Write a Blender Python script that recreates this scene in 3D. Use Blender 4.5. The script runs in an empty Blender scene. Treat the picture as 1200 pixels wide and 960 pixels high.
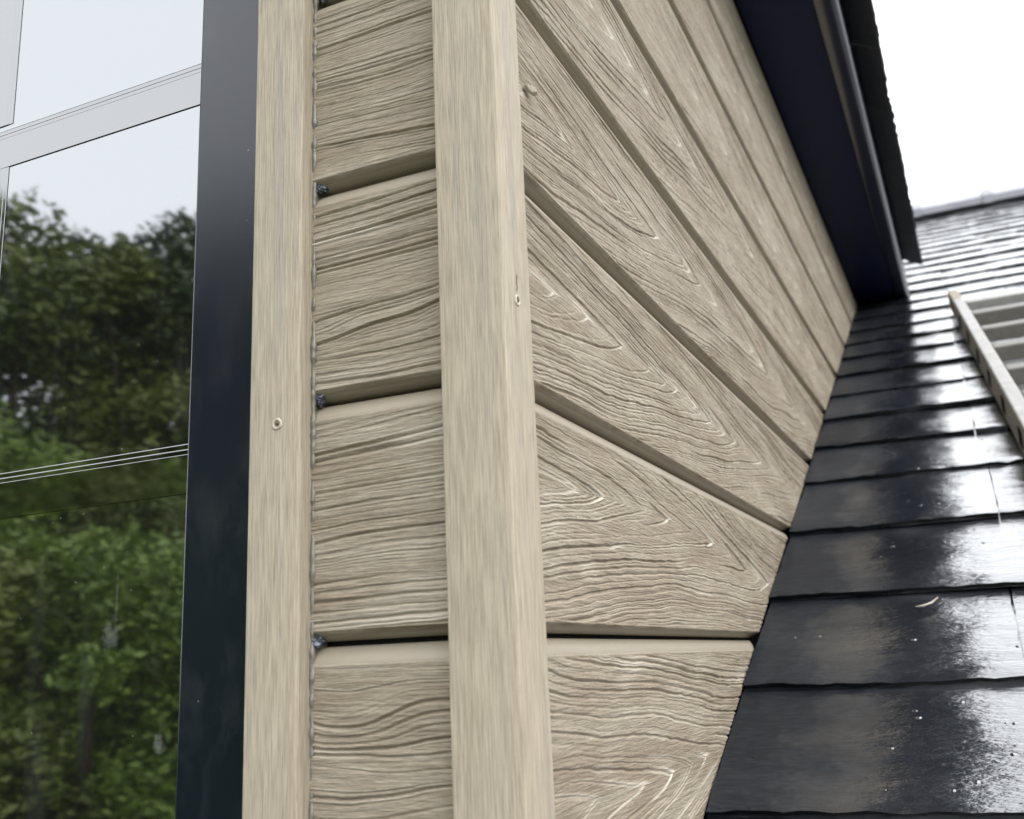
import bpy, math, random
import numpy as np
from mathutils import Vector, Matrix

random.seed(7); rng = np.random.default_rng(7)
scene = bpy.context.scene
COL = scene.collection

# ------------------------------------------------------------------ camera
GZ = 5.2                                    # eye height above the garden (m)
CAM = Vector((0.243, -0.526, GZ))           # 0.53 m in front of the dormer, 0.24 m right of its cheek
PITCH, YAW, ROLL = 0.243712, -0.420145, -0.043469
fw = Vector((math.sin(YAW)*math.cos(PITCH), math.cos(YAW)*math.cos(PITCH), math.sin(PITCH)))
rt0 = fw.cross(Vector((0, 0, 1))).normalized(); up0 = rt0.cross(fw)
rt = math.cos(ROLL)*rt0 + math.sin(ROLL)*up0
up = -math.sin(ROLL)*rt0 + math.cos(ROLL)*up0
cd = bpy.data.cameras.new('camera'); cam = bpy.data.objects.new('camera', cd); COL.objects.link(cam)
cam.matrix_world = Matrix(((rt.x, up.x, -fw.x, CAM.x), (rt.y, up.y, -fw.y, CAM.y), (rt.z, up.z, -fw.z, CAM.z), (0, 0, 0, 1)))
cd.lens = 36.0; cd.sensor_width = 36.0; cd.sensor_fit = 'HORIZONTAL'
cd.clip_start = 0.02; cd.clip_end = 2000
cd.dof.use_dof = True; cd.dof.focus_distance = 0.78; cd.dof.aperture_fstop = 9.5
scene.camera = cam

def ray(px, py):                            # photograph pixel (1200 x 960) -> direction
    return (fw + (px-600)/1200.0*rt - (py-480)/1200.0*up)

# ------------------------------------------------------------------ world, sun, exposure
SUN_EL, SUN_AZ = math.radians(46), math.radians(108)   # azimuth clockwise from +Y
world = bpy.data.worlds.new('World'); scene.world = world; world.use_nodes = True
wn, wl = world.node_tree.nodes, world.node_tree.links
wn.clear()
sky = wn.new('ShaderNodeTexSky'); sky.sky_type = 'NISHITA'; sky.sun_disc = False
sky.sun_elevation = SUN_EL; sky.sun_rotation = SUN_AZ; sky.dust_density = 4.0; sky.air_density = 1.0
wmix = wn.new('ShaderNodeMix'); wmix.data_type = 'RGBA'; wmix.inputs[0].default_value = 0.93
wl.new(sky.outputs[0], wmix.inputs[6]); wmix.inputs[7].default_value = (12.9, 13.2, 13.7, 1)   # even cloud cover
bg = wn.new('ShaderNodeBackground'); bg.inputs[1].default_value = 0.11
wo = wn.new('ShaderNodeOutputWorld'); wl.new(wmix.outputs[2], bg.inputs[0]); wl.new(bg.outputs[0], wo.inputs[0])
sd = bpy.data.lights.new('sun', 'SUN'); sd.energy = 1.0; sd.angle = math.radians(50); sd.color = (1, 0.96, 0.9)
sun = bpy.data.objects.new('sun', sd); COL.objects.link(sun)
sdir = Vector((math.sin(SUN_AZ)*math.cos(SUN_EL), math.cos(SUN_AZ)*math.cos(SUN_EL), math.sin(SUN_EL)))
sun.rotation_euler = sdir.to_track_quat('Z', 'Y').to_euler(); sun.location = (3, -4, 14)
scene.view_settings.view_transform = 'Standard'; scene.view_settings.look = 'None'
scene.view_settings.exposure = 0.90; scene.view_settings.gamma = 1.0
scene.view_settings.use_curve_mapping = False
scene.cycles.max_bounces = 8

# ------------------------------------------------------------------ helpers
def tag(o, label=None, cat=None, group=None, kind=None):
    if label: o['label'] = label
    if cat: o['category'] = cat
    if group: o['group'] = group
    if kind: o['kind'] = kind
    return o
WORLD = {}
def empty(name, loc=(0, 0, 0)):
    o = bpy.data.objects.new(name, None); COL.objects.link(o); o.location = loc; WORLD[o.name] = Vector(loc); o.empty_display_size = 0.1
    return o
def link(name, me, mat=None, parent=None):
    o = bpy.data.objects.new(name, me); COL.objects.link(o)
    if mat is not None and not me.materials: me.materials.append(mat)
    if parent is not None:
        o.parent = parent
        o.matrix_parent_inverse = Matrix.Translation(-WORLD.get(parent.name, Vector((0, 0, 0))))
    return o
def mesh_np(name, co, quads, smooth=True, uv=None, attr=None):
    me = bpy.data.meshes.new(name)
    n, q = len(co), len(quads)
    me.vertices.add(n); me.vertices.foreach_set('co', np.asarray(co, np.float32).ravel())
    me.loops.add(q*4); me.loops.foreach_set('vertex_index', np.asarray(quads, np.int32).ravel())
    me.polygons.add(q); me.polygons.foreach_set('loop_start', np.arange(q, dtype=np.int32)*4)
    me.polygons.foreach_set('use_smooth', np.full(q, smooth))
    me.update(calc_edges=True)
    if uv is not None:
        l = me.uv_layers.new(name='UVMap'); l.data.foreach_set('uv', np.asarray(uv, np.float32)[np.asarray(quads).ravel()].ravel())
    if attr is not None:
        for k, v in attr.items():
            a = me.attributes.new(k, 'FLOAT', 'POINT'); a.data.foreach_set('value', np.asarray(v, np.float32))
    me.validate()
    return me
def grid_quads(r, c, off=0):
    i = np.arange(r*c).reshape(r, c) + off
    return np.stack([i[:-1, :-1], i[:-1, 1:], i[1:, 1:], i[1:, :-1]], -1).reshape(-1, 4)
import bmesh
def bm_mesh(name, bm, smooth=False):
    bmesh.ops.recalc_face_normals(bm, faces=bm.faces)
    me = bpy.data.meshes.new(name); bm.to_mesh(me); bm.free()
    if smooth:
        for p in me.polygons: p.use_smooth = True
    return me
def box_bm(x0, x1, y0, y1, z0, z1, bev=0, seg=2, bm=None):
    b = bmesh.new()
    v = [b.verts.new((x, y, z)) for x in (x0, x1) for y in (y0, y1) for z in (z0, z1)]
    for f in ((0, 1, 3, 2), (4, 6, 7, 5), (0, 4, 5, 1), (2, 3, 7, 6), (0, 2, 6, 4), (1, 5, 7, 3)):
        b.faces.new([v[i] for i in f])
    bmesh.ops.recalc_face_normals(b, faces=b.faces)
    if bev: bmesh.ops.bevel(b, geom=b.edges[:], offset=bev, segments=seg, affect='EDGES', profile=0.5)
    return b
def box(name, mat, parent, x0, x1, y0, y1, z0, z1, bev=0, seg=2):
    return link(name, bm_mesh(name, box_bm(x0, x1, y0, y1, z0, z1, bev, seg)), mat, parent)
def extrude_profile(name, mat, parent, pts, a0, a1, axis='Z', smooth=True, n=1):
    """closed profile extruded along an axis; pts are in the two remaining axes, in order"""
    pts = np.array(pts, float); m = len(pts)
    rows = []
    for t in np.linspace(a0, a1, n+1):
        if axis == 'Z': rows.append(np.c_[pts, np.full(m, t)])
        elif axis == 'Y': rows.append(np.c_[pts[:, 0], np.full(m, t), pts[:, 1]])
        else: rows.append(np.c_[np.full(m, t), pts])
    bm = bmesh.new(); V = [[bm.verts.new(p) for p in r] for r in rows]
    for a, b in zip(V[:-1], V[1:]):
        for i in range(m): bm.faces.new((a[i], a[(i+1) % m], b[(i+1) % m], b[i]))
    bm.faces.new(V[0]); bm.faces.new(V[-1])
    me = bm_mesh(name, bm, smooth)
    if smooth: me.set_sharp_from_angle(angle=math.radians(50))
    return link(name, me, mat, parent)

_tabs = {}
def vn(x, y, seed):                          # 2-D value noise, about -1..1
    if seed not in _tabs: _tabs[seed] = np.random.default_rng(seed).uniform(-1, 1, (256, 256))
    T = _tabs[seed]
    xi = np.floor(x).astype(int); yi = np.floor(y).astype(int)
    fx = x-xi; fy = y-yi
    fx = fx*fx*fx*(fx*(fx*6-15)+10); fy = fy*fy*fy*(fy*(fy*6-15)+10)
    a = T[xi & 255, yi & 255]; b = T[(xi+1) & 255, yi & 255]; c = T[xi & 255, (yi+1) & 255]; d = T[(xi+1) & 255, (yi+1) & 255]
    return (a*(1-fx)+b*fx)*(1-fy) + (c*(1-fx)+d*fx)*fy
def sst(a, b, x):
    t = np.clip((x-a)/(b-a), 0, 1); return t*t*(3-2*t)

# ------------------------------------------------------------------ materials
def mat(name):
    m = bpy.data.materials.new(name); m.use_nodes = True
    nt = m.node_tree; b = nt.nodes['Principled BSDF']
    return m, nt, b
def N(nt, t, **kw):
    n = nt.nodes.new(t)
    for k, v in kw.items(): setattr(n, k, v)
    return n
def ramp(nt, src, stops):
    r = N(nt, 'ShaderNodeValToRGB'); nt.links.new(src, r.inputs[0])
    e = r.color_ramp.elements
    while len(e) < len(stops): e.new(0.5)
    for el, (p, c) in zip(e, stops):
        el.position = p; el.color = (c if len(c) == 4 else (*c, 1)) if isinstance(c, tuple) else (c, c, c, 1)
    return r
def noise(nt, vec, scale, detail=3, rough=0.55, sc=(1, 1, 1)):
    mp = N(nt, 'ShaderNodeMapping'); mp.inputs['Scale'].default_value = sc
    nt.links.new(vec, mp.inputs['Vector'])
    n = N(nt, 'ShaderNodeTexNoise'); n.inputs['Scale'].default_value = scale
    n.inputs['Detail'].default_value = detail; n.inputs['Roughness'].default_value = rough
    nt.links.new(mp.outputs[0], n.inputs['Vector'])
    return n
def mixc(nt, fac, a, b, blend='MIX'):
    m = N(nt, 'ShaderNodeMix', data_type='RGBA', blend_type=blend)
    for i, v in ((0, fac), (6, a), (7, b)):
        if isinstance(v, (int, float)): m.inputs[i].default_value = v
        elif isinstance(v, tuple): m.inputs[i].default_value = (*v, 1)
        else: nt.links.new(v, m.inputs[i])
    return m.outputs[2]
def math_n(nt, op, a, b=None):
    m = N(nt, 'ShaderNodeMath', operation=op)
    for i, v in enumerate((a, b)):
        if v is None: continue
        if isinstance(v, (int, float)): m.inputs[i].default_value = v
        else: nt.links.new(v, m.inputs[i])
    return m.outputs[0]
def bump(nt, b, height, strength, dist, prev=None):
    n = N(nt, 'ShaderNodeBump'); n.inputs['Strength'].default_value = strength; n.inputs['Distance'].default_value = dist
    nt.links.new(height, n.inputs['Height'])
    if prev is not None: nt.links.new(prev, n.inputs['Normal'])
    nt.links.new(n.outputs[0], b.inputs['Normal'])
    return n.outputs[0]

def cladding_material():
    m, nt, b = mat('embossed_cladding')
    uv = N(nt, 'ShaderNodeUVMap').outputs[0]
    oi = N(nt, 'ShaderNodeObjectInfo').outputs['Random']
    addv = N(nt, 'ShaderNodeVectorMath', operation='ADD'); nt.links.new(uv, addv.inputs[0])
    cmb = N(nt, 'ShaderNodeCombineXYZ'); nt.links.new(math_n(nt, 'MULTIPLY', oi, 9.0), cmb.inputs[0]); nt.links.new(math_n(nt, 'MULTIPLY', oi, 5.0), cmb.inputs[2])
    nt.links.new(cmb.outputs[0], addv.inputs[1]); v = addv.outputs[0]
    big = noise(nt, v, 5.0, 5, .68, (1, 7, 1)); str_ = noise(nt, v, 30, 5, .65, (1, 14, 1)); fine = noise(nt, v, 150, 4, .65, (1, 8, 1))
    c1 = ramp(nt, big.outputs[0], [(.3, (.228, .182, .130)), (.5, (.295, .248, .184)), (.72, (.372, .328, .260))])
    c2 = ramp(nt, str_.outputs[0], [(.3, .66), (.5, 1.0), (.72, 1.28)])
    col = mixc(nt, 0.8, c1.outputs[0], c2.outputs[0], 'MULTIPLY')
    c3 = ramp(nt, fine.outputs[0], [(.34, .68), (.52, 1.0), (.68, 1.28)])
    col = mixc(nt, 0.6, col, c3.outputs[0], 'MULTIPLY')
    blot = noise(nt, v, 14, 3, .6, (1, 3, 1))
    br = ramp(nt, blot.outputs[0], [(.5, 0.0), (.75, .45)])
    col = mixc(nt, br.outputs[0], col, (.225, .168, .110))
    w = N(nt, 'ShaderNodeAttribute', attribute_name='worn').outputs['Fac']
    col = mixc(nt, w, col, (.62, .575, .49))
    sm = N(nt, 'ShaderNodeAttribute', attribute_name='smooth_edge').outputs['Fac']
    col = mixc(nt, math_n(nt, 'MULTIPLY', sm, .85), col, (.27, .235, .18))
    nt.links.new(col, b.inputs['Base Color'])
    b.inputs['Roughness'].default_value = .62; b.inputs['Specular IOR Level'].default_value = .35
    nt.links.new(ramp(nt, sm, [(0, .66), (1, .42)]).outputs[0], b.inputs['Roughness'])
    inv = math_n(nt, 'SUBTRACT', 1.0, sm)
    hs = math_n(nt, 'MULTIPLY', math_n(nt, 'ADD', str_.outputs[0], math_n(nt, 'MULTIPLY', fine.outputs[0], .5)), inv)
    bump(nt, b, hs, .9, .0016)
    return m
def trim_material():
    m, nt, b = mat('smooth_trim')
    uv = N(nt, 'ShaderNodeTexCoord').outputs['Object']
    g1 = noise(nt, uv, 90, 4, .7, (4, 4, .10)); g2 = noise(nt, uv, 430, 4, .72, (3, 3, .07)); big = noise(nt, uv, 9, 3, .6, (7, 7, .22))
    c1 = ramp(nt, big.outputs[0], [(.3, (.356, .305, .226)), (.5, (.372, .323, .248)), (.66, (.318, .284, .229))])
    col = mixc(nt, .45, c1.outputs[0], ramp(nt, g1.outputs[0], [(.3, .86), (.5, 1.0), (.72, 1.10)]).outputs[0], 'MULTIPLY')
    col = mixc(nt, .9, col, ramp(nt, g2.outputs[0], [(.36, .62), (.5, 1.0), (.64, 1.28)]).outputs[0], 'MULTIPLY')
    nt.links.new(col, b.inputs['Base Color'])
    b.inputs['Roughness'].default_value = .6; b.inputs['Specular IOR Level'].default_value = .3
    bump(nt, b, math_n(nt, 'ADD', g2.outputs[0], g1.outputs[0]), .35, .0005)
    return m
def slate_material(name, wet=True):
    m, nt, b = mat(name)
    co = N(nt, 'ShaderNodeTexCoord').outputs['Object']
    oi = N(nt, 'ShaderNodeObjectInfo').outputs['Random']
    addv = N(nt, 'ShaderNodeVectorMath', operation='ADD'); nt.links.new(co, addv.inputs[0])
    cmb = N(nt, 'ShaderNodeCombineXYZ')
    for i in range(3): nt.links.new(math_n(nt, 'MULTIPLY', oi, 7.0+3*i), cmb.inputs[i])
    nt.links.new(cmb.outputs[0], addv.inputs[1]); v = addv.outputs[0]
    riv = noise(nt, v, 28, 5, .6, (.4, 1.5, 1)); fin = noise(nt, v, 160, 4, .6, (.5, 1.5, 1)); big = noise(nt, v, 7, 4, .6)
    col = ramp(nt, big.outputs[0], [(.3, (.011, .013, .018)), (.55, (.018, .021, .0265)), (.75, (.029, .031, .036))]).outputs[0]
    col = mixc(nt, .7, col, ramp(nt, fin.outputs[0], [(.32, .55), (.52, 1.0), (.72, 1.7)]).outputs[0], 'MULTIPLY')
    tint = ramp(nt, oi, [(0, .75), (1, 1.3)]); col = mixc(nt, 1.0, col, tint.outputs[0], 'MULTIPLY')
    # pale grit and splash specks
    vo = N(nt, 'ShaderNodeTexVoronoi', feature='F1'); vo.inputs['Scale'].default_value = 75; vo.inputs['Randomness'].default_value = 1
    nt.links.new(v, vo.inputs['Vector'])
    sel = N(nt, 'ShaderNodeSeparateColor'); nt.links.new(vo.outputs['Color'], sel.inputs[0])
    spot = math_n(nt, 'MULTIPLY', math_n(nt, 'LESS_THAN', vo.outputs['Distance'], .11), math_n(nt, 'GREATER_THAN', sel.outputs[0], .94))
    col = mixc(nt, math_n(nt, 'MULTIPLY', spot, .55), col, (.35, .35, .36))
    nt.links.new(col, b.inputs['Base Color'])
    if wet:
        b.inputs['IOR'].default_value = 1.6
        b.inputs['Coat Roughness'].default_value = .03; b.inputs['Coat IOR'].default_value = 2.0
        # water film cut back along the cheek to suppress the wall's reflection
        px = N(nt, 'ShaderNodeSeparateXYZ'); nt.links.new(N(nt, 'ShaderNodeNewGeometry').outputs['Position'], px.inputs[0])
        wp = noise(nt, v, 11, 5, .7)
        film = ramp(nt, math_n(nt, 'ADD', px.outputs[0], math_n(nt, 'MULTIPLY', math_n(nt, 'SUBTRACT', wp.outputs[0], .5), .16)), [(.06, .12), (.16, 1.0)])
        nt.links.new(film.outputs[0], b.inputs['Coat Weight'])
        nt.links.new(math_n(nt, 'MULTIPLY', film.outputs[0], .85), b.inputs['Specular IOR Level'])
        nt.links.new(ramp(nt, film.outputs[0], [(.15, .48), (.9, .16)]).outputs[0], b.inputs['Roughness'])
        drop = ramp(nt, vo.outputs['Distance'], [(.0, 1.0), (.22, 0.0)])
        dm = math_n(nt, 'MULTIPLY', drop.outputs[0], math_n(nt, 'GREATER_THAN', sel.outputs[1], .88))
        n1 = bump(nt, b, riv.outputs[0], .42, .0042)
        n2 = bump(nt, b, math_n(nt, 'ADD', math_n(nt, 'MULTIPLY', fin.outputs[0], .6), dm), .5, .0012, n1)
        nt.links.new(n2, b.inputs['Coat Normal'])
    else:
        b.inputs['Roughness'].default_value = .55
        bump(nt, b, riv.outputs[0], .5, .004)
    return m
def simple(name, col, rough=.5, spec=.5, metal=0.0, var=.0, vscale=30, bmp=0.0, coat=0.0):
    m, nt, b = mat(name)
    b.inputs['Roughness'].default_value = rough; b.inputs['Specular IOR Level'].default_value = spec; b.inputs['Metallic'].default_value = metal
    b.inputs['Coat Weight'].default_value = coat
    co = N(nt, 'ShaderNodeTexCoord').outputs['Object']
    n = noise(nt, co, vscale, 5, .6)
    r = ramp(nt, n.outputs[0], [(.3, tuple(c*(1-var) for c in col)), (.7, tuple(c*(1+var) for c in col))])
    nt.links.new(r.outputs[0], b.inputs['Base Color'])
    if bmp: bump(nt, b, n.outputs[0], .5, bmp)
    return m
def glass_material():
    m = bpy.data.materials.new('reflective_glass'); m.use_nodes = True; nt = m.node_tree; nt.nodes.clear()
    out = N(nt, 'ShaderNodeOutputMaterial')
    tr = N(nt, 'ShaderNodeBsdfTransparent'); tr.inputs[0].default_value = (.10, .12, .12, 1)
    gl = N(nt, 'ShaderNodeBsdfGlossy'); gl.inputs['Roughness'].default_value = .024; gl.inputs[0].default_value = (.95, .98, 1, 1)
    fr = N(nt, 'ShaderNodeFresnel'); fr.inputs[0].default_value = 3.7
    mx = N(nt, 'ShaderNodeMixShader'); nt.links.new(fr.outputs[0], mx.inputs[0]); nt.links.new(tr.outputs[0], mx.inputs[1]); nt.links.new(gl.outputs[0], mx.inputs[2])
    co = N(nt, 'ShaderNodeTexCoord').outputs['Object']
    vo = N(nt, 'ShaderNodeTexVoronoi'); vo.inputs['Scale'].default_value = 260; nt.links.new(co, vo.inputs['Vector'])
    sp = N(nt, 'ShaderNodeSeparateColor'); nt.links.new(vo.outputs['Color'], sp.inputs[0])
    thr = ramp(nt, sp.outputs[0], [(.72, 0.0), (1.0, .17)])
    spot = math_n(nt, 'LESS_THAN', vo.outputs['Distance'], thr.outputs[0])
    smear = noise(nt, co, 10, 5, .6, (3.2, 1, .45)); sm = ramp(nt, smear.outputs[0], [(.58, 0.0), (.85, .035)])
    # two dried smudges
    smo = None
    for (px_, py_, rx, rz, k_) in ((130, 745, .010, .012, .10), (186, 872, .0060, .008, .13), (137, 700, .0014, .022, .07)):
        d_ = ray(px_, py_); c_ = CAM + d_*((.031-CAM.y)/d_.y)
        mp = N(nt, 'ShaderNodeMapping', vector_type='POINT')
        mp.inputs['Location'].default_value = (-c_.x/rx, 0, -c_.z/rz); mp.inputs['Scale'].default_value = (1/rx, 0, 1/rz)
        nt.links.new(co, mp.inputs['Vector'])
        ln = N(nt, 'ShaderNodeVectorMath', operation='LENGTH'); nt.links.new(mp.outputs[0], ln.inputs[0])
        nz = noise(nt, co, 160, 4, .7)
        val = math_n(nt, 'ADD', ln.outputs['Value'], math_n(nt, 'MULTIPLY', math_n(nt, 'SUBTRACT', nz.outputs[0], .5), 3.2))
        sg = ramp(nt, val, [(.2, k_), (1.0, 0.0)])
        smo = sg.outputs[0] if smo is None else math_n(nt, 'MAXIMUM', smo, sg.outputs[0])
    dirt_haze = math_n(nt, 'MAXIMUM', math_n(nt, 'MULTIPLY', math_n(nt, 'MULTIPLY', spot, sp.outputs[1]), .34), math_n(nt, 'MAXIMUM', sm.outputs[0], smo))
    dirt_haze = math_n(nt, 'ADD', dirt_haze, .009)  # even pale lift over the whole pane, a painted haze on the reflection
    df = N(nt, 'ShaderNodeBsdfDiffuse'); df.inputs[0].default_value = (.55, .56, .55, 1)
    mx2 = N(nt, 'ShaderNodeMixShader'); nt.links.new(dirt_haze, mx2.inputs[0]); nt.links.new(mx.outputs[0], mx2.inputs[1]); nt.links.new(df.outputs[0], mx2.inputs[2])
    nt.links.new(mx2.outputs[0], out.inputs[0])
    return m
def leaf_material(name, c0, c1):
    m, nt, b = mat(name)
    co = N(nt, 'ShaderNodeTexCoord').outputs['Object']
    n = noise(nt, co, .8, 5, .7)
    r = ramp(nt, n.outputs[0], [(.32, c0), (.68, c1)]); nt.links.new(r.outputs[0], b.inputs['Base Color'])
    b.inputs['Roughness'].default_value = .55
    return m
def bar_material():
    m, nt, b = mat('glossy_bar')
    b.inputs['Base Color'].default_value = (.003, .004, .004, 1); b.inputs['Roughness'].default_value = .04
    b.inputs['IOR'].default_value = 2.95; b.inputs['Specular IOR Level'].default_value = .5
    return m
def frame_material():
    m, nt, b = mat('black_frame')
    co = N(nt, 'ShaderNodeTexCoord').outputs['Object']
    f = noise(nt, co, 700, 2, .5); sm = noise(nt, co, 16, 5, .65, (2, 1, 1))
    vo = N(nt, 'ShaderNodeTexVoronoi'); vo.inputs['Scale'].default_value = 130; nt.links.new(co, vo.inputs['Vector'])
    sp = N(nt, 'ShaderNodeSeparateColor'); nt.links.new(vo.outputs['Color'], sp.inputs[0])
    spot = math_n(nt, 'MULTIPLY', math_n(nt, 'LESS_THAN', vo.outputs['Distance'], .13), math_n(nt, 'GREATER_THAN', sp.outputs[0], .965))
    dust = ramp(nt, sm.outputs[0], [(.5, 0.0), (.85, .05)])
    col = mixc(nt, math_n(nt, 'MAXIMUM', math_n(nt, 'MULTIPLY', spot, .3), dust.outputs[0]), (.004, .007, .014), (.4, .38, .35))
    nt.links.new(col, b.inputs['Base Color'])
    b.inputs['Roughness'].default_value = .2; b.inputs['IOR'].default_value = 1.55
    bump(nt, b, f.outputs[0], .12, .0004)
    return m

M_CLAD = cladding_material(); M_TRIM = trim_material(); M_SLATE = slate_material('wet_slate'); M_DRY = slate_material('dry_slate', False)
M_FRAME = frame_material(); M_GLASS = glass_material(); M_BAR = bar_material()
M_SOFFIT = simple('navy_soffit', (.005, .008, .040), .5, .2, 0, .12, 40, 0)
M_FASCIA = simple('navy_fascia', (.010, .012, .030), .2, .5, 0, .12, 40, 0)
M_FASCIA.node_tree.nodes['Principled BSDF'].inputs['IOR'].default_value = 1.9
M_CORE = simple('breather_membrane', (.02, .02, .02), .9, .1)
M_ROOM = simple('room_plaster', (.25, .24, .22), .9, .2)
M_SEAL = simple('clear_sealant', (.17, .155, .13), .3, .7, 0, .35, 160, .002)
M_FOIL = simple('crumpled_foil', (.12, .13, .16), .3, .6, .75, .5, 220, .003)
M_SCREW = simple('plug_hole', (.07, .045, .025), .7, .3, 0, .4, 300)
M_CHIP = simple('pale_resin', (.50, .45, .37), .5, .4, 0, .1, 90)
M_RIDGE = simple('ridge_clay', (.20, .20, .225), .4, .5, 0, .2, 12, .003)
M_DECK = simple('roof_underlay', (.015, .015, .016), .9, .1)
M_ALU = simple('weathered_aluminium', (.30, .295, .28), .45, .5, .15, .18, 34, .0008)
M_RUNG = simple('rung_aluminium', (.15, .142, .125), .5, .5, .1, .15, 50, .0008)
M_CAP = simple('tan_end_cap', (.30, .255, .20), .7, .3, 0, .2, 60)
M_WALL = simple('render_wall', (.5, .48, .44), .9, .2, 0, .08, 4)
M_BARK = simple('bark', (.06, .045, .03), .9, .1, 0, .3, 4)
M_GRASS = simple('grass', (.045, .075, .02), .9, .1, 0, .4, .6)

# ------------------------------------------------------------------ ground
def ground():
    n = 41
    xs = np.sign(np.linspace(-1, 1, n))*np.abs(np.linspace(-1, 1, n))**2*600
    X, Y = np.meshgrid(xs, xs); Z = vn(X*.05, Y*.05, 90)*.25*np.clip((np.hypot(X, Y)-6)/20, 0, 1)
    me = mesh_np('ground', np.c_[X.ravel(), Y.ravel(), Z.ravel()], grid_quads(n, n))
    tag(link('ground', me, M_GRASS), kind='structure')
ground()

# ------------------------------------------------------------------ main slate roof
PIT = math.atan(0.505); SP, CP = math.sin(PIT), math.cos(PIT)
Z0 = GZ - 0.318                               # roof surface height at the plane of the dormer front (Y = 0)
def roof_pt(x, s, h=0.0): return Vector((x, s*CP - h*SP, Z0 + s*SP + h*CP))
ROOF_R = Matrix(((1, 0, 0), (0, CP, -SP), (0, SP, CP)))
roof = empty('slate_roof', (0.6, -1.3, 0))
tag(roof, 'wet dark slate roof sloping up to a grey ridge beside the dormer', 'roof')
S_RIDGE = 5.72
def slab(name, matl, parent, x0, x1, s0, s1, h0, h1):
    bm = box_bm(x0, x1, s0, s1, h0, h1); me = bm_mesh(name, bm)
    me.transform(Matrix.Translation(roof_pt(0, 0)) @ ROOF_R.to_4x4())
    return link(name, me, matl, parent)
slab('roof_deck', M_DECK, roof, -4, 5, -1.7, S_RIDGE-.02, -.10, -.027)
rp = roof_pt(0, S_RIDGE)
extrude_profile('back_slope', M_DECK, roof, [(rp.y, rp.z-.03), (rp.y, rp.z-.1), (rp.y+5, rp.z-2.6), (rp.y+5, rp.z-2.5)], -4, 5, 'X', False)
box('house_wall', M_WALL, roof, -3.9, 4.9, -1.25, -1.0, -.1, roof_pt(0, -1.4).z-.02)
box('gable_wall', M_WALL, roof, 4.7, 4.9, -.98, 9.2, -.1, roof_pt(0, -1.2).z-.1)

SL_LEN, SL_TH = 0.46, 0.0075
def slate_mesh(w, seed, length=SL_LEN, expo=.225):
    """top face grid with riven relief, ragged tail; x 0..w, y 0..length (tail at 0), z thickness up"""
    r = np.random.default_rng(seed)
    nx = max(6, int(w/.0125)); ys = np.r_[np.linspace(0, .02, 4), np.linspace(.03, expo, 12), length]
    xs = np.linspace(0, w, nx)
    X, Y = np.meshgrid(xs, ys); o = r.uniform(0, 200, 4)
    H = SL_TH + .0009*vn(X*14+o[0], Y*20+o[1], 11) + .0006*vn(X*40+o[2], Y*70+o[3], 12)
    rag = (.0026*vn(xs*70+o[0], xs*0+o[1], 13) + .0012*vn(xs*18+o[2], xs*0, 14))
    edge = np.exp(-Y/.006)
    Yd = Y + rag[None, :]*edge
    chip = np.clip(vn(xs*45+o[3], xs*0+o[0], 15), 0, 1)**2
    H = H - edge*(.0008+.0035*chip[None, :])
    Xd = X + (.0010*vn(Y*60+o[1], Y*0, 16))*((X < 1e-6)*1.0 + (X > w-1e-6)*1.0)
    R, Cn = X.shape
    top = np.c_[Xd.ravel(), Yd.ravel(), H.ravel()]
    bot = np.c_[Xd.ravel(), (Yd+.0025*edge*0).ravel(), np.zeros(R*Cn)]
    q = [grid_quads(R, Cn)]
    idx = np.arange(R*Cn).reshape(R, Cn); nb = R*Cn
    ring = np.r_[idx[0, :], idx[1:, -1], idx[-1, -2::-1], idx[-2:0:-1, 0]]
    bco = top[ring].copy(); bco[:, 2] = 0; bco[:Cn, 1] += .0055
    k = len(ring); bi = nb + np.arange(k)
    sides = np.stack([ring, bi, np.roll(bi, -1), np.roll(ring, -1)], 1)
    tco = top[ring]; co = np.r_[top, bco]
    # underside: four corners
    c4 = np.array([[0, 0, 0], [w, 0, 0], [w, length, 0], [0, length, 0]], float); c4[:, 2] = .0002
    ci = len(co) + np.arange(4); co = np.r_[co, c4]
    quads = np.r_[q[0], sides, [[ci[0], ci[3], ci[2], ci[1]]]]
    me = mesh_np('slate', co, quads)
    me.set_sharp_from_angle(angle=math.radians(40))
    return me
TILT = math.atan2(2*SL_TH+.004, SL_LEN)
def put_slate(x, s, w, seed, parent, expo=.225):
    me = slate_mesh(w, seed, expo=expo)
    o = link('slate', me, M_SLATE, parent)
    rl = random.uniform
    rot = Matrix.Rotation(rl(-.006, .006), 4, 'Z') @ Matrix.Rotation(-TILT + rl(-.003, .002), 4, 'X') @ Matrix.Rotation(rl(-.006, .006), 4, 'Y')
    h = -.026 + 2*SL_TH + .0045 + rl(0, .0015)
    o.matrix_basis = Matrix.Translation(roof_pt(x, s, h)) @ ROOF_R.to_4x4() @ rot
    return o
course_s = [-.86, -.65, -.44, -.225, -.01, .205, .42, .637, .852, 1.073, 1.297, 1.483, 1.667, 1.858, 2.045, 2.235, 2.40, 2.575]
while course_s[-1] < S_RIDGE - .22: course_s.append(course_s[-1] + random.uniform(.178, .196))
SW = 0.30; sseed = 1000
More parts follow.
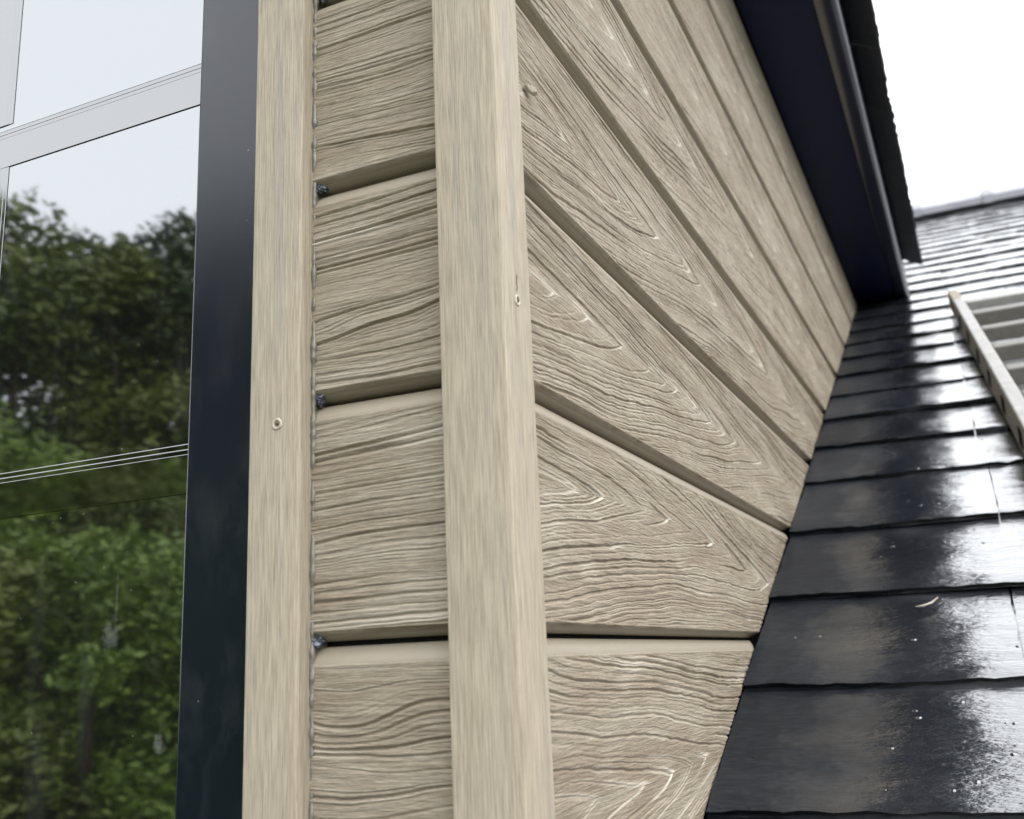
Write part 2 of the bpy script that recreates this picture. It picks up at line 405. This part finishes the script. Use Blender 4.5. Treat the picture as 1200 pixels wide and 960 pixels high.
for i, s in enumerate(course_s):
    odd = (i % 2 == 1)                        # s = 0.637, 1.073 ... carry the joint seen near x = 0.27
    near_joint = .272 if odd else .425
    near_joint += random.uniform(-.008, .008) - max(0, (s-1)*.008)
    x0 = .001
    if s > 2.55:                              # beyond the dormer eaves the courses run on to the left
        x0 = -.9
    edges = [near_joint]
    while edges[0] - SW > x0 + .08: edges.insert(0, edges[0] - SW + random.uniform(-.006, .006))
    if s <= 2.55 and len(edges) > 1: edges = edges[1:] if edges[0] < .2 else edges
    edges.insert(0, x0 if s <= 2.55 else edges[0]-SW)
    xmax = 1.25 if s < 3 else 1.6
    while edges[-1] < xmax: edges.append(edges[-1] + SW + random.uniform(-.006, .006))
    for a, b_ in zip(edges[:-1], edges[1:]):
        sseed += 1
        put_slate(a + .0009, s + random.uniform(-.004, .004), b_ - a - .0018, sseed, roof)
# ridge tiles
xr = .18 - .35*4
k = 0
while xr < 2.6:
    y, z = rp.y, rp.z
    prof = [(y-.13, z-.045), (y-.128, z-.060+.05), (y-.045, z+.045), (y, z+.058), (y+.045, z+.045), (y+.13, z-.02), (y+.13, z-.045)]
    t = extrude_profile('ridge_tile', M_RIDGE, roof, prof, xr+.002, xr+.348, 'X', True)
    prof2 = [(y-.139, z-.052), (y-.139, z-.008), (y-.05, z+.062), (y, z+.078), (y+.05, z+.062), (y+.14, z-.01), (y+.14, z-.05)]
    extrude_profile('joint_cover', M_RIDGE, t, prof2, xr-.022, xr+.028, 'X', True)
    xr += .35

# ------------------------------------------------------------------ dormer
dorm = empty('dormer', (-.7, 0, Z0))
tag(dorm, 'timber look clad dormer with black window and dark overhanging eaves', 'dormer')
SOF = GZ + 1.052
GR = [GZ+z for z in (-.289, -.141, .0165, .1675, .3150, .4625, .6100, .7575, .9050, 1.0525)]
def zig(z): return z

def grain(U, V, W, kind, seed):
    """relief (m, negative = groove) and pale wear mask of one embossed board. U along board, V up from its middle (m)"""
    r = np.random.default_rng(seed); o = r.uniform(0, 200, 12)
    wob = .0042*vn(U*5+o[0], V*10+o[1], 21) + .0013*vn(U*17+o[2], V*26+o[3], 22) + .0005*vn(U*75+o[4], V*120+o[5], 23)
    Vw = V + wob*(1.0 if kind == 'cathedral' else .55)
    if kind == 'cathedral':
        vc = r.uniform(-.022, .022) + .024*vn(U*1.6+o[6], U*0, 24)
        q = np.abs(Vw-vc); k = r.uniform(17, 26)
        f = U + k*np.power(q+.001, 1.30)*(1+.25*np.sign(Vw-vc)*r.uniform(-1, 1)) + .050*vn(U*3.1+o[7], V*13+o[8], 25) + .022*vn(U*9+o[3], V*38+o[5], 34)
        step = r.uniform(.058, .070)
    else:                                     # mostly straight grain with quiet bands
        f = Vw + .006*vn(U*6+o[6], V*9+o[7], 24) + .010*vn(V*24+o[8], V*0, 25) + r.uniform(-.07, .07)*U + .010*vn(U*14+o[1], V*34+o[4], 27)*sst(.2, .8, vn(U*4+o[2], V*14+o[9], 28))
        step = .0056
    g0, g1 = np.gradient(f)
    dv = np.gradient(V)[0]; du = np.gradient(U)[1]
    gm = np.sqrt((g0/np.where(np.abs(dv) < 1e-9, 1e-9, dv))**2 + (g1/np.where(np.abs(du) < 1e-9, 1e-9, du))**2)
    t = f/step; ring = np.floor(t); fr = t-ring
    d = (fr-.5)*step/np.maximum(gm, 1e-6)     # metres to the ring line
    hr = np.sin(ring*12.9898+seed)*43758.5453; hr = hr-np.floor(hr)
    amp = (.16+1.15*hr**1.6)*sst(-.6, .3, vn(U*5+ring*3.7+o[9], V*14+o[10], 26))
    wd = .00058+.00030*vn(U*30+o[11], ring*1.3, 27)+.0004*hr
    line = np.exp(-(d/wd)**2)*amp
    lip = np.exp(-((d-.0016*np.sign(d))/.0009)**2)*amp
    # second, finer family of lines
    st2 = step*.31
    t2 = f/st2+.3; r2 = np.floor(t2); d2 = (t2-r2-.5)*st2/np.maximum(gm, 1e-6)
    h2 = np.sin(r2*78.233+seed)*43758.5453; h2 = h2-np.floor(h2)
    a2 = sst(-.35, .35, vn(U*7+r2*2.1+o[2], V*25+o[3], 28))*h2
    line2 = np.exp(-(d2/.00055)**2)*a2
    lip2 = np.exp(-((d2-.0011)/.0006)**2)*a2
    fib = vn(U*22+o[4], Vw*900+o[5], 29)*.6 + vn(U*60+o[6], Vw*1700+o[7], 30)*.4
    und = vn(U*5+o[8], Vw*60+o[9], 31)
    h = -.0019*line + .00032*lip - .0010*line2 + .00022*lip2 + .00024*fib + .00016*und
    worn = np.clip(lip2*.5 + lip*.55*sst(.1, .8, vn(U*16+o[10], V*40+o[11], 32)), 0, 1)
    if kind == 'cathedral':                   # pale rubbed resin where a ring turns round at its tip
        tip = np.exp(-(q/.0055)**2)*np.exp(-((d-.0012)/.0015)**2)*sst(-.35, .5, vn(ring*2.7+o[0], ring*0+o[1], 33))
        worn = np.clip(worn + tip*.85, 0, 1); h = h + .0004*tip
    return h, worn

LIPB, BEVT, GAP, DEEP = .0058, .0112, .0017, .019
def board(name, side, z0, z1, kind, seed, u0, uend, rows, ustep, parent):
    """one cladding board; side 'front' (u = X, faces -Y) or 'cheek' (u = Y, faces +X). uend: function of height"""
    zb, zt = z0+GAP, z1-GAP
    face = np.linspace(zb+LIPB, zt-BEVT, rows)
    zz = [zb, zb, zb+LIPB*.5]; dd = [DEEP, .0088, .0042]
    zz += list(face); dd += [0]*rows
    for t in np.linspace(0, 1, 9)[1:]:
        zz.append(zt-BEVT+BEVT*t); dd.append(.0088*t**1.5)
    zz.append(zt); dd.append(DEEP)
    zz = np.array(zz); dd = np.array(dd)
    ue_max = max(uend(z0), uend(z1))
    us = [u0]
    while us[-1] < ue_max: us.append(us[-1] + ustep(us[-1]))
    us = (np.array(us)-u0)/(us[-1]-u0)
    Ue = np.array([max(u0+.004, uend(z)) for z in zz])
    U = u0 + us[None, :]*(Ue[:, None]-u0); Zm = np.repeat(zz[:, None], len(us), 1)
    mid = (z0+z1)/2
    hz = np.zeros_like(U); wn_ = np.zeros_like(U)
    h, w = grain(U[3:3+rows], Zm[3:3+rows]-mid, z1-z0, kind, seed)
    vrow = Zm[3:3+rows]
    mk = sst(0, .0022, vrow-(zb+LIPB))*sst(0, .0028, (zt-BEVT)-vrow)
    hz[3:3+rows] = h*mk; wn_[3:3+rows] = w*mk
    # ragged arrises: where a groove reaches the lower edge the relief runs over it
    hz[2] = .4*h[2]; hz[3] = .6*h[2]
    sm = np.zeros_like(U); sm[:3] = 1; sm[3+rows:] = 1
    D = dd[:, None] - hz
    # end cap columns
    def cap(A, first, last): return np.concatenate([first[:, None], A, last[:, None]], 1)
    U = cap(U, U[:, 0], U[:, -1]); Zm = cap(Zm, Zm[:, 0], Zm[:, -1]); D = cap(D, np.full(len(zz), DEEP), np.full(len(zz), DEEP))
    wn_ = cap(wn_, wn_[:, 0]*0, wn_[:, -1]*0); sm = cap(sm, sm[:, 0], sm[:, -1])
    if side == 'front': co = np.stack([U, D, Zm], -1)
    else: co = np.stack([-D, U, Zm], -1)
    q = grid_quads(*U.shape)
    uv = np.stack([U, Zm-GZ+3], -1).reshape(-1, 2)
    me = mesh_np(name, co.reshape(-1, 3), q, True, uv, {'worn': wn_.ravel(), 'smooth_edge': sm.ravel()})
    return link(name, me, M_CLAD, parent)

def roof_y(z): return (z - Z0)/.505 + .010
# cheek boards, cut on the rake of the roof
rows_n = [230, 290, 290, 260, 220, 180, 150, 120, 100]
for i in range(len(GR)-1):
    if roof_y(GR[i+1]) < .05: continue
    kmin = 0.0013 if i < 5 else .0020
    board('cladding_board', 'cheek', GR[i], GR[i+1], 'cathedral', 300+i*7, .015, roof_y, rows_n[i],
          lambda u, kmin=kmin: kmin*max(1.0, (u+.526)/.62), dorm)
# front boards beside the window
fk = ['straight']*9
for i in range(len(GR)-1):
    fine = i < 6
    board('cladding_board', 'front', GR[i], GR[i+1], fk[i], 500+i*11, -.134, lambda z: -.02, 290 if fine else 60,
          (lambda u: .0010) if fine else (lambda u: .004), dorm)
# carcass
box('stud_wall', M_CORE, dorm, -.10, -.0195, .0195, 2.9, Z0-.2, SOF)
box('stud_wall', M_CORE, dorm, -.20, -.1002, .0195, .10, Z0-.2, SOF)
box('stud_wall', M_CORE, dorm, -1.50, -1.40, .0195, 2.9, Z0-.2, SOF)
box('stud_wall', M_CORE, dorm, -1.399, -1.25, .0195, .10, Z0-.2, SOF)
box('room_back_wall', M_ROOM, dorm, -1.40, -.10, 2.2, 2.26, Z0-.3, SOF)
box('room_floor', M_ROOM, dorm, -1.40, -.10, .10, 2.2, Z0-.42, Z0-.36)

# corner trim: L section standing 11 mm proud of both faces, rounded arris
PR = .0115
def arc(cx, cy, r, a0, a1, n=5):
    return [(cx+r*math.cos(math.radians(a)), cy+r*math.sin(math.radians(a))) for a in np.linspace(a0, a1, n)]
FL, SR, FT = -.0315, .0275, -.0125
prof = [(FL, .0008), (FL, FT+.0015)] + arc(FL+.0015, FT+.0015, .0015, 180, 270, 4) + arc(PR-.0018, FT+.0018, .0018, 270, 360, 5) + arc(PR-.0012, SR-.0012, .0012, 0, 90, 4) + [(.0008, SR), (.0008, .0008)]
ct = extrude_profile('corner_trim', M_TRIM, dorm, prof, Z0-.1, SOF-.002, 'Z', True)
# window trim
WL, WR = -.1712, -.1322
prof = [(WL, .030), (WL, FT+.0012)] + arc(WL+.0012, FT+.0012, .0012, 180, 270, 4) + arc(WR-.0022, FT+.0022, .0022, 270, 360, 5) + [(WR, .0008), (WR-.001, .0192), (WL+.02, .0192), (WL+.02, .030)]
wt = extrude_profile('window_trim', M_TRIM, dorm, prof, Z0-.1, SOF-.002, 'Z', True)

def plug(parent, centre, normal, r=.0022):
    """screw head sunk in the trim: burred ring round a dark hole"""
    bm = bmesh.new(); n = 18
    rings = [(1.75, .0000), (1.5, .0005), (1.2, .0007), (1.0, .0001), (.95, -.0004), (.55, -.0003), (.5, .0004), (.0, .0004)]
    prev = None; rr = random.Random(3)
    for k, (f, h) in enumerate(rings):
        cur = []
        for i in range(n):
            a = 2*math.pi*i/n; j = 1+.16*rr.uniform(-1, 1)*(k < 3)
            cur.append(bm.verts.new((math.cos(a)*r*max(f, .02)*j, math.sin(a)*r*max(f, .02)*j, h+.0002)))
        if prev:
            for i in range(n):
                fc = bm.faces.new((prev[i], prev[(i+1) % n], cur[(i+1) % n], cur[i])); fc.material_index = 0 if k <= 3 else 1
        prev = cur
    bm.faces.new(prev).material_index = 1
    me = bm_mesh('screw', bm, True); me.materials.append(M_CHIP); me.materials.append(M_SCREW)
    me.transform(Matrix.Translation(centre) @ Vector(normal).to_track_quat('Z', 'Y').to_matrix().to_4x4())
    return link('screw', me, None, parent)
def at(px, py, axis, val):
    d = ray(px, py); t = (val-CAM[axis])/d[axis]; return CAM + d*t
plug(wt, at(325, 497, 1, FT), (0, -1, 0))
plug(ct, at(606, 352, 0, PR), (1, 0, 0), .0021)
# drag scratch above the second screw
def scratch(parent, pts, w, matl, name='scratch'):
    bm = bmesh.new(); n = 6; prev = None
    for k, p in enumerate(pts):
        a = Vector(pts[min(k+1, len(pts)-1)])-Vector(pts[max(k-1, 0)]); a.normalize()
        s1 = a.orthogonal().normalized(); s2 = a.cross(s1)
        ww = w*(.35 if k in (0, len(pts)-1) else random.uniform(.6, 1.2))
        cur = [bm.verts.new(Vector(p)+s1*ww*math.cos(2*math.pi*i/n)+s2*ww*math.sin(2*math.pi*i/n)) for i in range(n)]
        if prev:
            for i in range(n): bm.faces.new((prev[i], prev[(i+1) % n], cur[(i+1) % n], cur[i]))
        else: bm.faces.new(cur)
        prev = cur
    bm.faces.new(prev)
    return link(name, bm_mesh(name, bm, True), matl, parent)
c = at(606, 344, 0, PR)
scratch(ct, [(PR+.0001, c.y+random.uniform(-.0006, .0006), c.z+.0012+.0014*k) for k in range(9)], .00035, M_SCREW)

# sealant bead between trim and boards, foil lumps at the joints
def bead():
    n, m = 420, 7; zs = np.linspace(Z0-.05, GZ+.62, n); a = np.linspace(-.2, math.pi*.75, m)
    rr = .0032 + .0009*vn(zs*90, zs*0, 41) + .0009*vn(zs*260, zs*0+3, 42)
    rr = np.clip(rr, .001, .006)
    lum = .0005*vn(zs[:, None]*700+0*a, a[None, :]*4+zs[:, None]*0, 43)
    X = WR-.001 + (rr[:, None]+lum)*np.sin(a)[None, :]*1.0+.0004
    Y = .0030 - (rr[:, None]+lum)*np.cos(a-.7)[None, :]*1.15
    Zz = np.repeat(zs[:, None], m, 1)
    me = mesh_np('sealant_bead', np.stack([X, Y, Zz], -1).reshape(-1, 3), grid_quads(n, m))
    link('sealant_bead', me, M_SEAL, dorm)
bead()
def lump(name, matl, parent, c, r, seed, sub=3, rough=.5):
    bm = bmesh.new(); bmesh.ops.create_icosphere(bm, subdivisions=sub, radius=1)
    rr = random.Random(seed)
    pl = [(Vector((rr.uniform(-1, 1), rr.uniform(-1, 1), rr.uniform(-1, 1))).normalized(), rr.uniform(.45, .95)) for _ in range(16)]
    for v in bm.verts:
        n = v.co.normalized(); k = 1.0
        for p, dd in pl:
            dt = n.dot(p)
            if dt > .05: k = min(k, dd/dt)
        k *= 1+rr.uniform(-1, 1)*.08*rough
        v.co = Vector((n.x*r[0], n.y*r[1], n.z*r[2]))*k
    bmesh.ops.translate(bm, verts=bm.verts, vec=c)
    return link(name, bm_mesh(name, bm, False), matl, parent)
for i, zz in enumerate(GR[2:7]):
    lump('foil_scrap', M_FOIL, dorm, Vector((WR+.0036, .0045, zz+.0025)), (.0046, .0058, .0048), 60+i, 3, 3.0)
# pale blob of resin squeezed out at the back of the corner trim
gb = at(612, 102, 0, 0)
lump('resin_blob', M_CHIP, dorm, Vector((.0042, gb.y+.006, gb.z)), (.0042, .0100, .0030), 5, 3, .6)

# soffit, fascia, eaves slates, dormer roof
YF, YB = -.16, 3.0
box('soffit', M_SOFFIT, dorm, .0012, .1165, YF, YB, SOF, SOF+.010)
fx0, fx1, fz0, fz1 = .1165, .155, SOF-.006, SOF+.062
prof = [(fx0, fz1)] + arc(fx0+.002, fz0+.002, .002, 180, 270, 3) + arc(fx1-.011, fz0+.011, .011, 270, 360, 10) + [(fx1, fz1)]
extrude_profile('fascia', M_FASCIA, dorm, prof, YF, YB, 'Y', True)
DP = math.radians(30)
RX = -.75; EX, EZ = .150, SOF+.068; RZ = EZ+(EX-RX)*math.tan(DP)
extrude_profile('roof_deck', M_DECK, dorm, [(EX, EZ-.004), (RX, RZ-.004), (2*RX-EX, EZ-.004), (2*RX-EX, EZ-.02), (EX, EZ-.02)], YF+.02, 4.2, 'Y', False)
def dslate(y, up_s, w, seed):
    me = slate_mesh(w, seed, .30, .2)
    o = link('slate', me, M_DRY, dorm)
    # local x -> +Y, local y (up slope) -> -X up, tail at eaves
    R = Matrix(((0, -math.cos(DP), math.sin(DP)), (1, 0, 0), (0, math.sin(DP), math.cos(DP))))
    ox = EX + .0505*1.0 - up_s*math.cos(DP); oz = EZ - .0505*math.tan(DP) + up_s*math.sin(DP)
    h = .002 + (0 if up_s == 0 else .008)
    o.matrix_basis = Matrix.Translation((ox+h*math.sin(DP)+random.uniform(-.0022, .0022), y, oz+h*math.cos(DP))) @ R.to_4x4() @ Matrix.Rotation(random.uniform(-.004, .004), 4, 'Z') @ Matrix.Rotation(random.uniform(-.01, .01), 4, 'Y')
y = YF - .03; sd_ = 4000
joints = []
yy = 1.332
while yy > YF: yy -= .25
while yy < 2.40:
    sd_ += 1; dslate(yy+.0015, 0, .247, sd_); yy += .25
yy = 1.332 - 1.625
while yy < 2.9:
    sd_ += 1; dslate(yy+.0015, .16, .247, sd_); yy += .25

# window
win = empty('window', (-.72, .03, Z0)); win.parent = dorm; win.matrix_parent_inverse = Matrix.Translation(dorm.location).inverted()
FY = .016; GY = .031                          # frame face and glass face
WX0, WX1, WZ0, WZ1 = -1.25, -.1735, Z0-.02, SOF-.06
FXI = -.2475
box('frame', M_FRAME, win, FXI, WX1+.022, FY, .085, WZ0, WZ1, .0014, 2)
box('frame', M_FRAME, win, WX0-.022, WX0+.075, FY, .085, WZ0, WZ1, .0014, 2)
box('frame', M_FRAME, win, WX0+.0755, FXI-.0005, FY, .085, WZ1-.075, WZ1, .0014, 2)
box('frame', M_FRAME, win, WX0+.0755, FXI-.0005, FY, .085, WZ0, WZ0+.075, .0014, 2)
pane = box('pane', M_GLASS, win, WX0+.06, FXI+.008, GY, GY+.004, WZ0+.06, WZ1-.06)
box('gasket', M_CHIP, win, FXI-.0012, FXI-.0002, FY+.004, GY-.0004, WZ0+.076, WZ1-.076)
def bar_profile(c, half, y0):
    """stepped ovolo glazing bar glued on the glass: (across, depth)"""
    d = y0
    return [(c-half, d), (c-half, d-.0006), (c+half-.0130, d-.0006), (c+half-.0126, d-.00047), (c+half-.0095, d-.00045), (c+half-.0088, d-.00022),
            (c+half-.0055, d-.0002), (c+half-.0049, d)]
y0 = GY - .0004
bz = [(GZ+.4530, .0205), (GZ+.1470, .0205), (GZ-.155, .0205), (GZ+.757, .0205)]
for zc, hf in bz:
    pts = [(yy_, zz_) for zz_, yy_ in bar_profile(zc, hf, y0)]
    extrude_profile('glazing_bar', M_BAR, win, pts, WX0+.0765, FXI-.0018, 'X', False)
zlim = [WZ0+.0765] + sorted([z for z, h in bz]) + [WZ1-.0765]
for xc in (-.4835, -.72, -.9565):
    segs = []
    lo = [WZ0+.0765]; 
    bounds = sorted([(z-h, z+h) for z, h in bz])
    cur = WZ0+.0765
    for a, b_ in bounds:
        segs.append((cur, a-.0003)); cur = b_+.0003
    segs.append((cur, WZ1-.0765))
    for a, b_ in segs:
        if b_-a > .02: extrude_profile('glazing_bar', M_BAR, win, bar_profile(xc, .0205, y0), a, b_, 'Z', False)

# ------------------------------------------------------------------ roof ladder
lad = empty('roof_ladder', tuple(roof_pt(.45, 1.2)))
tag(lad, 'pale grey metal roof ladder lying on the wet slates', 'ladder')
LA = math.atan(.046)
def ladder_part(name, matl, x0, x1, s0, s1, h0, h1, bev=.002, parent=None):
    me = bm_mesh(name, box_bm(x0, x1, s0, s1, h0, h1, bev))
    T = Matrix.Translation(roof_pt(.262, 2.46)) @ ROOF_R.to_4x4() @ Matrix.Rotation(LA, 4, 'Z')
    me.transform(T)
    return link(name, me, matl, parent or lad)
for x in (0, .385):
    rail = ladder_part('rail', M_ALU, x+.006, x+.030, -3.0, 0, .004, .060, .003)
    for k in range(13):
        ladder_part('slot_shade', M_DECK, x+.0045, x+.0065, -.18-.20*k, -.145-.20*k, .016, .044, .0008, rail)  # dark plates stand in for the shade of slits in the rail side
    ladder_part('end_cap', M_CAP, x+.005, x+.031, .0005, .17, .010, .058, .004)
for k in range(14):
    ladder_part('rung', M_RUNG, .0305, .3905, -.23-.20*k, -.19-.20*k, .026, .058, .003)
ladder_part('cross_bar', M_ALU, .0305, .3905, -.06, -.005, .034, .058, .003)

# bent plant stem on the slates
tp = []
for px, py in ((1073, 711), (1082, 710), (1092, 706), (1099, 700)):
    d = ray(px, py); nrm = Vector((0, -SP, CP)); q0 = roof_pt(0, 0, .0035); t = (q0-CAM).dot(nrm)/d.dot(nrm); tp.append(CAM+d*t)
stem = scratch(None, [tuple(p) for p in tp], .0012, M_CHIP, 'plant_stem')
tag(stem, 'short pale bent plant stem lying on a wet slate', 'twig')

# ------------------------------------------------------------------ trees in the garden (seen in the glass)
LEAF = [leaf_material('leaf_dark', (.018, .040, .010), (.072, .11, .024)), leaf_material('leaf_olive', (.065, .09, .012), (.155, .185, .03)), leaf_material('leaf_bright', (.075, .13, .014), (.18, .26, .034))]
def tree(name, x, y, h, rad, base, m, nleaf, seed, label, cat, group, leaf=.13):
    r = np.random.default_rng(seed)
    root = empty(name, (x, y, 0)); tag(root, label, cat, group)
    # trunk and limbs
    bm = bmesh.new()
    def limb(p, q, r0, r1, n=7):
        p, q = Vector(p), Vector(q); a = (q-p).normalized(); s1 = a.orthogonal().normalized(); s2 = a.cross(s1); prev = None
        for t in np.linspace(0, 1, 5):
            c = p.lerp(q, t) + (s1*r.uniform(-.5, .5)+s2*r.uniform(-.5, .5))*r0*(0 < t < 1); rr = r0+(r1-r0)*t
            cur = [bm.verts.new(c+s1*rr*math.cos(2*math.pi*i/n)+s2*rr*math.sin(2*math.pi*i/n)) for i in range(n)]
            if prev:
                for i in range(n): bm.faces.new((prev[i], prev[(i+1) % n], cur[(i+1) % n], cur[i]))
            prev = cur
    limb((x, y, -.1), (x+.2, y, h*.8), .025*h*.8, .03)
    lobes = []
    nl = int(16 + rad*5)
    for i in range(nl):
        a = r.uniform(0, 2*math.pi); zz = base + (h-base)*r.uniform(.06, .93)
        tt = (zz-base)/(h-base); rr = rad*(1-abs(tt-.38)**1.5*1.3)*r.uniform(.35, 1.0)
        c = (x+math.cos(a)*rr, y+math.sin(a)*rr, zz); lobes.append((c, rad*r.uniform(.22, .42)))
        if i % 2 == 0: limb((x+.1, y, max(.4, zz*.72)), c, .012*h*.5, .015, 5)
    link('trunk', bm_mesh('trunk', bm, True), M_BARK, root)
    lobes.append(((x, y, h-.15*rad), rad*.3))
    w = np.array([l[1]**2 for l in lobes]); pick = r.choice(len(lobes), nleaf, p=w/w.sum())
    C = np.array([l[0] for l in lobes])[pick]; Rr = np.array([l[1] for l in lobes])[pick]
    dv = r.normal(size=(nleaf, 3)); dv /= np.linalg.norm(dv, axis=1)[:, None]
    rad_ = Rr*np.power(r.uniform(0.05, 1, nleaf), .45)*(1+.25*r.normal(size=nleaf)*.5)
    P = C + dv*rad_[:, None]*np.array([1, 1, .8])
    A = r.normal(size=(nleaf, 3)); A[:, 2] *= .5; A /= np.linalg.norm(A, axis=1)[:, None]
    B = np.cross(A, r.normal(size=(nleaf, 3))); B /= np.linalg.norm(B, axis=1)[:, None]
    L = leaf*r.uniform(.6, 1.4, nleaf)[:, None]
    co = np.stack([P-A*L, P+B*L*.45, P+A*L, P-B*L*.45], 1).reshape(-1, 3)
    me = mesh_np('crown', co, np.arange(nleaf*4).reshape(-1, 4), False)
    link('crown', me, LEAF[m], root)
def mirrored(px, py, dist):
    """ground place that shows at this pixel as a reflection in the glass, at this distance"""
    d = ray(px, py); t = (GY-CAM.y)/d.y; p = CAM+d*t; e = Vector((d.x, -d.y, d.z)); k = dist/math.hypot(e.x, e.y)
    return p + e*k
spec = [(-60, 215, 21, 3.6, 0), (25, 245, 19, 3.0, 1), (95, 285, 23, 3.2, 0), (150, 300, 20, 2.4, 1), (215, 262, 22, 2.6, 0), (300, 235, 21, 3.2, 0),
        (390, 250, 24, 3.4, 0), (-170, 250, 23, 3.6, 0), (60, 330, 26, 3.6, 0), (180, 340, 27, 3.8, 0), (500, 260, 23, 3.6, 0)]
lab = ['tall dark green leafy tree reflected high in the window glass', 'tall olive green leafy tree reflected high in the window glass']
for i, (px, py, ds, rd, m) in enumerate(spec):
    p = mirrored(px, py, ds)
    tree('garden_tree', p.x, p.y, p.z, rd, 3.0, m, 15000, 700+i, lab[m], 'tree', 'tall garden trees in the reflection', .12)
spec2 = [(-40, 470, 13, 2.0, 2), (55, 520, 12, 1.7, 2), (150, 560, 12.5, 1.7, 1), (235, 540, 13, 1.9, 2), (330, 560, 13, 1.9, 1), (-130, 520, 13, 2.0, 1), (430, 540, 13.5, 2.0, 2), (100, 640, 10, 1.5, 2), (10, 660, 10, 1.5, 1), (200, 650, 10.3, 1.5, 2)]
lab2 = {2: 'lower bright green bushy tree mirrored low in the window glass', 1: 'lower olive bushy tree mirrored low in the window glass'}
for i, (px, py, ds, rd, m) in enumerate(spec2):
    p = mirrored(px, py, ds)
    tree('bushy_tree', p.x, p.y, p.z, rd, .6, m, 14000, 800+i, lab2[m], 'tree', 'lower bushy trees in the reflection', .06)
